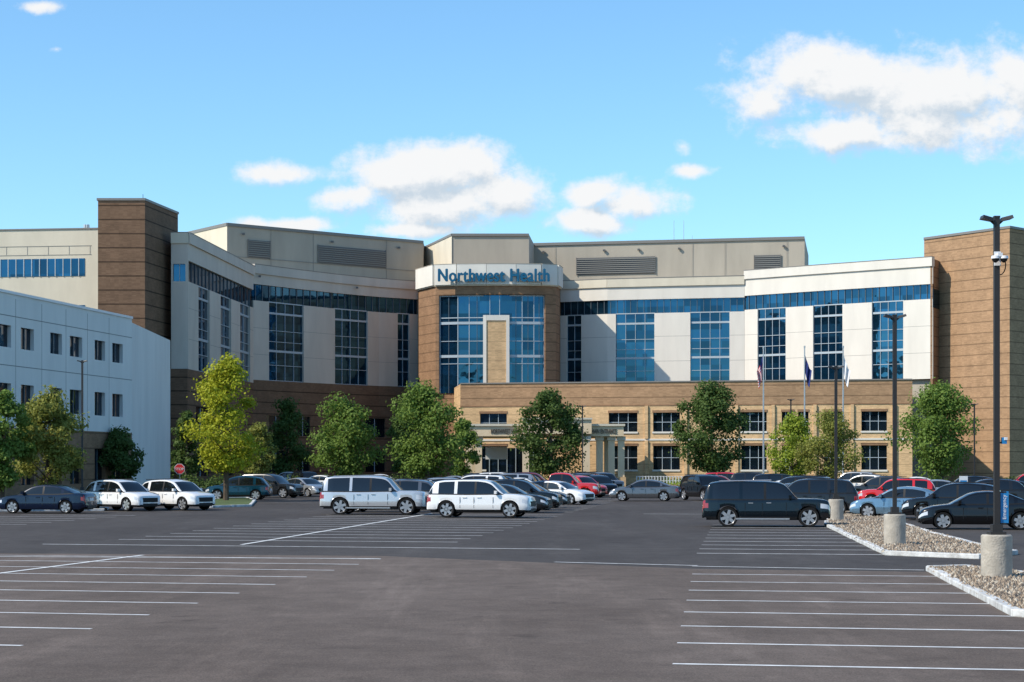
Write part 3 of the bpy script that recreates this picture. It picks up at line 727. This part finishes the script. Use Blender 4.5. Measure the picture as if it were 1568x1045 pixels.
    for w_ in wx:
        for s in (-1, 1):
            yo = s*(W/2-.025); yi = s*(W/2-.27); prof = [(r*.80, yi), (r*.97, yi), (r, yi+s*.03), (r, yo-s*.03), (r*.97, yo), (r*.76, yo-s*.004), (r*.71, yo-s*.03)]
            n = 24; i = len(mb.v)
            for t in range(n):
                c, q = math.cos(2*math.pi*t/n), math.sin(2*math.pi*t/n); mb.v += [(w_+c*rr, y, r+q*rr) for rr, y in prof]
            m_ = len(prof)
            for t in range(n):
                t2 = (t+1) % n
                for j in range(m_-1): mb.f.append((i+t*m_+j, i+t2*m_+j, i+t2*m_+j+1, i+t*m_+j+1)); mb.m.append(mb.mi('tire' if j < 5 else 'rim'))
            mb.tube((w_, yo-s*.16, r), (w_, yo-s*.06, r), r*.69, r*.69, 'black', 20)
            mb.tube((w_, yo-s*.06, r), (w_, yo-s*.012, r), r*.2, r*.17, 'rim', 10)
            for q in range(6):
                a = q*math.pi/3+.3; ca, sa = math.cos(a), math.sin(a)
                hwid = .07
                pp = []
                for rad_, ww in ((r*.1, hwid), (r*.74, hwid*.85)):
                    for side in (-1, 1): pp.append((w_+ca*rad_-sa*side*ww, yo-s*.02, r+sa*rad_+ca*side*ww))
                mb.face([pp[0], pp[1], pp[3], pp[2]], 'rim')
    mb.v = [(x-L_/2, y, z) for x, y, z in mb.v]
    me = mb.mesh('car_'+kind, smooth=38); cache[(kind, col)] = me; return me
random.seed(4)
NM = {'sedan': 'parked_sedan', 'suv': 'parked_suv', 'bigsuv': 'parked_large_suv', 'crossover': 'parked_crossover', 'pickup': 'parked_pickup_truck'}
def car(kind, col, x, y, head, dd=.95, name=None, sc_=1.0):
    """x,y -> where the near wheels touch the ground; head in degrees (0 = nose to the right)"""
    X, D = G(x, y); o = bpy.data.objects.new(name or NM[kind], car_mesh(kind, col)); o.location = (X*(D+dd)/D, D+dd, .012)
    o.rotation_euler = (0, 0, math.radians(head)); o.scale = (sc_,)*3; link(o)
RA = -10
car('sedan', 'navy', 72, 787, 180+RA)
car('crossover', 'white', 187, 783, -38); car('crossover', 'white', 270, 782, -36)
car('crossover', 'blue', 366, 766, 176); car('suv', 'charcoal', 413, 763, -20); car('sedan', 'silver', 466, 761, -45)
car('sedan', 'white', 497, 751, -20); car('suv', 'black', 470, 748, -60); car('sedan', 'white', 540, 750, -50)
car('crossover', 'white', 440, 745, 170); car('sedan', 'white', 585, 747, 10)
car('bigsuv', 'pearl', 575, 789, RA+2); car('suv', 'white', 738, 793.5, RA-3)
def carW(kind, col, X, D, head):
    o = bpy.data.objects.new(NM[kind], car_mesh(kind, col)); o.location = (X, D, .012); o.rotation_euler = (0, 0, math.radians(head)); link(o)
rows_c = [('sedan', 'navy', 'sedan', 'charcoal'), ('crossover', 'grey', 'crossover', 'black'), (None, None, 'sedan', 'charcoal'), ('sedan', 'silver', None, None),
          ('crossover', 'silver', 'sedan', 'navy'), ('sedan', 'charcoal', None, None), ('suv', 'white', None, None), ('sedan', 'grey', None, None),
          ('crossover', 'navy', None, None), ('sedan', 'white', None, None), ('suv', 'silver', None, None), ('crossover', 'charcoal', None, None)]
for i, (k1, c1, k2, c2) in enumerate(rows_c):
    D = 98.8+i*5.2; cxm = -4.0+.12*(D-96)
    if k1: carW(k1, c1, cxm-2.9+random.uniform(-.3, .3), D+.6, RA+random.choice((0, 180))+random.uniform(-2, 2))
    if k2: carW(k2, c2, cxm+3.2+random.uniform(-.2, .4), D-.3, RA+random.uniform(-3, 3))
car('sedan', 'white', 852, 773, -32)
for x, D, k, c, h in ((858, 136, 'pickup', 'red', -10), (800, 150, 'sedan', 'white', -10), (893, 152, 'suv', 'charcoal', -60), (888, 143, 'crossover', 'red', -50), (905, 162, 'crossover', 'red', -60), (915, 150, 'crossover', 'black', -70),
                      (922, 172, 'suv', 'grey', -60), (815, 168, 'suv', 'maroon', -10), (780, 160, 'sedan', 'grey', -10), (770, 172, 'suv', 'white', -10), (740, 178, 'crossover', 'charcoal', -10), (700, 176, 'sedan', 'silver', -10), (905, 182, 'suv', 'black', -60)):
    carW(k, c, P(x, D)[0], D, h)
car('sedan', 'grey', 988, 768, 168, name='sedan_car')
car('bigsuv', 'dkteal', 1173, 808, RA+3, sc_=.95)
car('suv', 'black', 1080, 767, -70)
for i, (k, c) in enumerate([('suv', 'charcoal'), ('crossover', 'black'), ('sedan', 'grey'), ('suv', 'charcoal'), ('suv', 'grey'), ('sedan', 'black'), ('sedan', 'white')]):
    D = 93+i*6; carW(k, c, 12.7+.12*(D-76)+random.uniform(-.3, .3), D, RA+random.choice((0, 180)))
for x, D, k, c in ((1116, 172, 'suv', 'red'), (1160, 166, 'suv', 'charcoal'), (1200, 140, 'suv', 'black'), (1100, 150, 'crossover', 'maroon')):
    carW(k, c, P(x, D)[0], D, RA)
car('sedan', 'black', 1502, 812, 172); car('crossover', 'black', 1462, 798, 164)
car('sedan', 'ltblue', 1384, 795, 158); car('suv', 'red', 1374, 777, 166, sc_=.93); car('crossover', 'charcoal', 1348, 767, 155)
car('crossover', 'white', 1322, 759, 150); car('suv', 'silver', 1305, 752, 155); car('crossover', 'charcoal', 1510, 779, 172); car('sedan', 'silver', 1430, 768, 170)
car('crossover', 'black', 1480, 766, 172); car('suv', 'red', 1575, 760, 172); car('sedan', 'white', 1400, 757, 170); car('sedan', 'charcoal', 1540, 770, 175)

# ================================================================= STREET FURNITURE
def lamp(x, by, ty, pedh=1.0, D=None):
    if D is None: X, D = G(x, by)
    else: X = P(x, D)[0]
    T = Z(ty, D); e = empty('street_lamp', (X, D, 0))
    mb = MB()
    if pedh:
        mb.tube((0, 0, 0), (0, 0, pedh*.97), .33, .33, 'concrete', 24); mb.tube((0, 0, pedh*.97), (0, 0, pedh), .33, .30, 'concrete', 24)
        mb.obj('pedestal', e, smooth=30)
    mb = MB(); b = pedh or .1
    mb.box((0, 0, b+.03), (.34, .34, .06), 'pole'); mb.box((0, 0, b+.14), (.22, .22, .16), 'pole')
    mb.box((0, 0, (b+.22+T)/2), (.115, .115, T-b-.22), 'pole')
    mb.box((0, 0, T+.02), (.13, .13, .04), 'pole')
    for s in (-1, 1):
        mb.tube((s*.04, 0, T-.14), (s*.16, 0, T-.03), .025, .025, 'pole', 6)
        i = len(mb.v)
        mb.v += [(s*.08, -.10, T-.08), (s*.08, .10, T-.08), (s*.33, .17, T-.02), (s*.33, -.17, T-.02), (s*.10, -.09, T-.0), (s*.10, .09, T-.0), (s*.31, .14, T+.05), (s*.31, -.14, T+.05)]
        for q in ((0, 1, 2, 3), (4, 5, 6, 7), (0, 1, 5, 4), (1, 2, 6, 5), (2, 3, 7, 6), (3, 0, 4, 7)): mb.f.append(tuple(i+t for t in q)); mb.m.append(mb.mi('pole'))
    mb.obj('mast', e)
    return e, T
e, T = lamp(1526, 890, 334)
mb = MB(); zc = Z(398, 40.4)
mb.box((.0, -.08, zc+.02), (.14, .04, .3), 'whitep'); mb.box((.0, -.2, zc+.08), (.1, .25, .08), 'whitep')
for s in (-1, 1):
    c = Vector((s*.09, -.26, zc)); mb.tube(c+Vector((0, 0, .06)), c+Vector((0, 0, .0)), .085, .095, 'whitep', 12); mb.tube(c, c-Vector((0, 0, .05)), .08, .065, 'black', 12); mb.tube(c-Vector((0, 0, .05)), c-Vector((0, 0, .085)), .065, .02, 'black', 12)
pr = None
for i in range(13):
    a = -math.pi/2+i*math.pi/12; q = Vector((.07+.12*math.cos(a), -.02, zc-.1+.22*math.sin(a)))
    if pr: mb.tube(pr, q, .012, .012, 'black', 5)
    pr = q
mb.obj('security_camera', e, smooth=35)
mb = MB(); mb.box((.17, 0, Z(777, 40.4)), (.17, .03, .68), 'bluesign'); mb.box((.1, 0, Z(754, 40.4)), (.2, .04, .03), 'pole'); mb.box((.1, 0, Z(802, 40.4)), (.2, .04, .03), 'pole')
mb.box((.16, 0, Z(675, 40.4)), (.1, .1, .14), 'bluesign'); mb.box((.18, -.07, Z(672, 40.4)), (.06, .06, .06), 'whitep'); mb.box((.08, 0, Z(678, 40.4)), (.12, .04, .04), 'pole')
mb.obj('banner', e)
tt = text('banner_letters', 'Emergency', (0, 0, 0), .12, .004, 'whitep', e); tt.matrix_parent_inverse = Matrix.Identity(4); tt.location = (.20, -.02, Z(777, 40.4)); tt.rotation_euler = (math.pi/2, -math.pi/2, 0)
lamp(1370, 838, 484); lamp(1280, 800, 562); lamp(126, 772, 553, D=125, pedh=.8); lamp(892, 745, 622, D=175, pedh=.8); lamp(1211, 745, 612, D=175, pedh=.8); lamp(1492, 745, 619, D=165, pedh=.8)

M['fred'] = mat('flag_red', (.5, .02, .03), .8); M['fwhite'] = mat('flag_white', (.75, .75, .75), .8); M['fblue'] = mat('flag_blue', (.015, .03, .16), .8)
def flagpole(x, ty, kind):
    D = 182; X = P(x, D)[0]; T = Z(ty, D); e = empty('flag_pole', (X, D, 0)); mb = MB()
    mb.tube((0, 0, 0), (0, 0, T), .11, .06, 'polew', 10); mb.tube((0, 0, T), (0, 0, T+.2), .09, .09, 'polew', 10); mb.tube((0, 0, 0), (0, 0, .4), .25, .2, 'concrete', 12)
    mb.obj('pole', e, smooth=35)
    mb = MB(); nx, nz = 13, 13; z1 = T-.7
    sg = -1 if kind == 'us' else 1
    def pt(i, j):
        u = i/nx; w = j/nz; drop = 1.7*w+u*1.3; return (sg*(.07+.60*u*(1-.35*w)), .16*math.sin(u*11+w*1.5)*(.3+u), z1-drop-.35*math.sin(u*2.5))
    for i in range(nx):
        for j in range(nz):
            k = ('fred' if j % 2 == 0 else 'fwhite') if kind == 'us' else kind
            if kind == 'us' and i < 6 and j < 6: k = 'fblue'
            mb.face([pt(i, j), pt(i+1, j), pt(i+1, j+1), pt(i, j+1)], k)
    mb.obj('flag', e)
flagpole(1169, 534, 'us'); flagpole(1232, 533, 'fblue'); flagpole(1291, 533, 'fwhite')

def sign(name, x, D, zc, shape, k, txt=None):
    X = P(x, D)[0]; e = empty(name, (X, D, 0)); mb = MB()
    mb.tube((0, 0, 0), (0, 0, zc+.3), .035, .035, 'polew', 8)
    if shape == 8:
        pts = [(math.cos(a)*.4, math.sin(a)*.4) for a in [math.pi/8+i*math.pi/4 for i in range(8)]]
        for (sc_, y, kk) in ((1.0, -.05, 'whitep'), (.92, -.056, k)):
            mb.face([(p[0]*sc_, y, zc+p[1]*sc_) for p in pts], kk)
        mb.face([(p[0], -.045, zc+p[1]) for p in pts], 'polew')
    else: mb.box((0, -.05, zc), (.45, .02, .6), k); mb.box((0, -.063, zc), (.36, .004, .15), 'bluesign')
    mb.obj('sign_face', e)
    if txt:
        t = text('lettering', txt, (0, 0, 0), .26, .003, 'whitep', e); t.matrix_parent_inverse = Matrix.Identity(4); t.location = (0, -.065, zc-.09); t.rotation_euler = (math.pi/2, 0, 0)
sign('stop_sign', 275, 135, 2.2, 8, 'red', 'STOP'); sign('parking_sign', 1475, 100, 1.6, 4, 'whitep')
mb = MB(); a = P(975, 200); b = P(1050, 199); n = 16
for i in range(n+1):
    x = a[0]+(b[0]-a[0])*i/n; mb.box((x, 200, .65), (.09, .09, 1.3), 'whitep')
for z in (.35, .8, 1.25): mb.box(((a[0]+b[0])/2, 200, z), (b[0]-a[0], .05, .06), 'whitep')
mb.obj('entrance_railing')
for x in (745, 770, 880, 905):
    X = P(x, 205)[0]; mb = MB(); mb.tube((0, 0, 0), (0, 0, 1.0), .11, .11, 'concrete', 12); mb.tube((0, 0, 1.0), (0, 0, 1.07), .11, .05, 'concrete', 12); mb.obj('bollard', None, (X, 205, 0), smooth=35)

# ================================================================= LIGHT + SKY
az = math.radians(25); el = math.radians(41)
sv = Vector((-math.cos(az)*math.cos(el), -math.sin(az)*math.cos(el), math.sin(el)))
sd = bpy.data.lights.new('sun', 'SUN'); sd.energy = 5.0; sd.angle = math.radians(.5); sd.color = (1, .915, .78)
so = bpy.data.objects.new('sun', sd); so.rotation_euler = (-sv).to_track_quat('-Z', 'Y').to_euler(); link(so)
w = bpy.data.worlds.new('World'); sc.world = w; w.use_nodes = True; nt = w.node_tree; N = nt.nodes.new; L = nt.links.new
bg = nt.nodes['Background']; sky = N('ShaderNodeTexSky'); sky.sky_type = 'NISHITA'; sky.sun_disc = False; sky.sun_elevation = el; sky.sun_rotation = math.atan2(sv.x, sv.y)
sky.air_density = 1.0; sky.dust_density = .3; sky.ozone_density = 2.0
gp = bpy.data.node_groups.new('cloud_density', 'ShaderNodeTree')
gp.interface.new_socket('Vector', in_out='INPUT', socket_type='NodeSocketVector'); gp.interface.new_socket('Value', in_out='OUTPUT', socket_type='NodeSocketFloat')
gi = gp.nodes.new('NodeGroupInput'); go = gp.nodes.new('NodeGroupOutput'); GN = gp.nodes.new; GL = gp.links.new
nz = GN('ShaderNodeTexNoise'); nz.inputs['Scale'].default_value = 30; nz.inputs['Detail'].default_value = 8; nz.inputs['Roughness'].default_value = .62
mpn = GN('ShaderNodeMapping'); mpn.inputs['Scale'].default_value = (1, 1.15, 1); mpn.inputs['Location'].default_value = (3.1, 1.7, 0); GL(gi.outputs[0], mpn.inputs[0]); GL(mpn.outputs[0], nz.inputs['Vector'])
blobs = [(1300, 125, 140, 50, 1.15), (1440, 140, 150, 50, 1.15), (1290, 205, 105, 26, 1.05), (1420, 190, 130, 36, 1.05), (1570, 145, 90, 62, 1.15), (1185, 160, 60, 34, .7),
         (432, 268, 58, 20, 1.05), (640, 268, 105, 36, 1.15), (722, 248, 50, 34, 1.05), (770, 300, 72, 38, 1.1), (690, 315, 110, 32, 1.1), (545, 300, 60, 22, .95),
         (905, 296, 50, 22, 1), (970, 314, 62, 26, 1.1), (900, 340, 66, 20, 1.05), (1060, 262, 46, 16, .42), (1045, 225, 26, 20, .3),
         (430, 345, 80, 11, .9), (640, 352, 80, 12, .9), (86, 76, 24, 10, .6), (62, 10, 50, 12, .55)]
prev = None
for (x, y, rx, ry, s) in blobs:
    sb = GN('ShaderNodeVectorMath'); sb.operation = 'SUBTRACT'; GL(gi.outputs[0], sb.inputs[0]); sb.inputs[1].default_value = ((x-784)/FL, (HY-y)/FL, 0)
    ml = GN('ShaderNodeVectorMath'); ml.operation = 'MULTIPLY'; GL(sb.outputs[0], ml.inputs[0]); ml.inputs[1].default_value = (FL/rx/1.3, FL/ry/1.3, 0)
    ln = GN('ShaderNodeVectorMath'); ln.operation = 'LENGTH'; GL(ml.outputs[0], ln.inputs[0])
    q = GN('ShaderNodeMath'); q.operation = 'SUBTRACT'; q.inputs[0].default_value = s; GL(ln.outputs['Value'], q.inputs[1])
    if prev is None: prev = q
    else:
        mxn = GN('ShaderNodeMath'); mxn.operation = 'SMOOTH_MAX'; mxn.inputs[2].default_value = .18; GL(prev.outputs[0], mxn.inputs[0]); GL(q.outputs[0], mxn.inputs[1]); prev = mxn
n5 = GN('ShaderNodeMath'); n5.operation = 'SUBTRACT'; GL(nz.outputs['Fac'], n5.inputs[0]); n5.inputs[1].default_value = .5
n6 = GN('ShaderNodeMath'); n6.operation = 'MULTIPLY'; GL(n5.outputs[0], n6.inputs[0]); n6.inputs[1].default_value = 2.5
n7 = GN('ShaderNodeMath'); n7.operation = 'ADD'; GL(n6.outputs[0], n7.inputs[0]); GL(prev.outputs[0], n7.inputs[1]); GL(n7.outputs[0], go.inputs[0])
tc = N('ShaderNodeTexCoord'); sp = N('ShaderNodeSeparateXYZ'); L(tc.outputs['Generated'], sp.inputs[0])
ab = N('ShaderNodeMath'); ab.operation = 'ABSOLUTE'; L(sp.outputs['Y'], ab.inputs[0]); mxx = N('ShaderNodeMath'); mxx.operation = 'MAXIMUM'; L(ab.outputs[0], mxx.inputs[0]); mxx.inputs[1].default_value = .05
dx = N('ShaderNodeMath'); dx.operation = 'DIVIDE'; L(sp.outputs['X'], dx.inputs[0]); L(mxx.outputs[0], dx.inputs[1])
dz = N('ShaderNodeMath'); dz.operation = 'DIVIDE'; L(sp.outputs['Z'], dz.inputs[0]); L(mxx.outputs[0], dz.inputs[1])
cb = N('ShaderNodeCombineXYZ'); L(dx.outputs[0], cb.inputs[0]); L(dz.outputs[0], cb.inputs[1])
g1 = N('ShaderNodeGroup'); g1.node_tree = gp; L(cb.outputs[0], g1.inputs[0])
of = N('ShaderNodeVectorMath'); of.operation = 'ADD'; L(cb.outputs[0], of.inputs[0]); of.inputs[1].default_value = (-.004, .009, 0)
g2 = N('ShaderNodeGroup'); g2.node_tree = gp; L(of.outputs[0], g2.inputs[0])
al = N('ShaderNodeMapRange'); al.interpolation_type = 'SMOOTHSTEP'; al.inputs['From Min'].default_value = -.08; al.inputs['From Max'].default_value = .66; L(g1.outputs[0], al.inputs['Value'])
df = N('ShaderNodeMath'); df.operation = 'SUBTRACT'; L(g1.outputs[0], df.inputs[0]); L(g2.outputs[0], df.inputs[1])
sh = N('ShaderNodeMapRange'); sh.interpolation_type = 'SMOOTHSTEP'; sh.inputs['From Min'].default_value = -.6; sh.inputs['From Max'].default_value = .2; L(df.outputs[0], sh.inputs['Value'])
ST = .15
cc = N('ShaderNodeMixRGB'); L(sh.outputs[0], cc.inputs[0]); cc.inputs[1].default_value = (.58/ST, .68/ST, .78/ST, 1); cc.inputs[2].default_value = (.93/ST, .94/ST, .95/ST, 1)
sks = N('ShaderNodeVectorMath'); sks.operation = 'MULTIPLY'; L(sky.outputs[0], sks.inputs[0]); sks.inputs[1].default_value = (.86, 1.20, 1.36)
mx = N('ShaderNodeMixRGB'); L(al.outputs[0], mx.inputs[0]); L(sks.outputs[0], mx.inputs[1]); L(cc.outputs[0], mx.inputs[2])
L(mx.outputs[0], bg.inputs['Color']); bg.inputs['Strength'].default_value = ST
# ================================================================= CAMERA
cd = bpy.data.cameras.new('camera'); cd.sensor_width = 36; cd.lens = FL/1568*36; cd.shift_y = (HY-522.5)/1568; cd.clip_end = 5000; cd.clip_start = .1
co = bpy.data.objects.new('camera', cd); co.location = (0, 0, CH); co.rotation_euler = (math.pi/2, 0, 0); link(co); sc.camera = co
sc.view_settings.view_transform = 'Standard'; sc.view_settings.look = 'None'; sc.view_settings.exposure = 0; sc.view_settings.gamma = 1
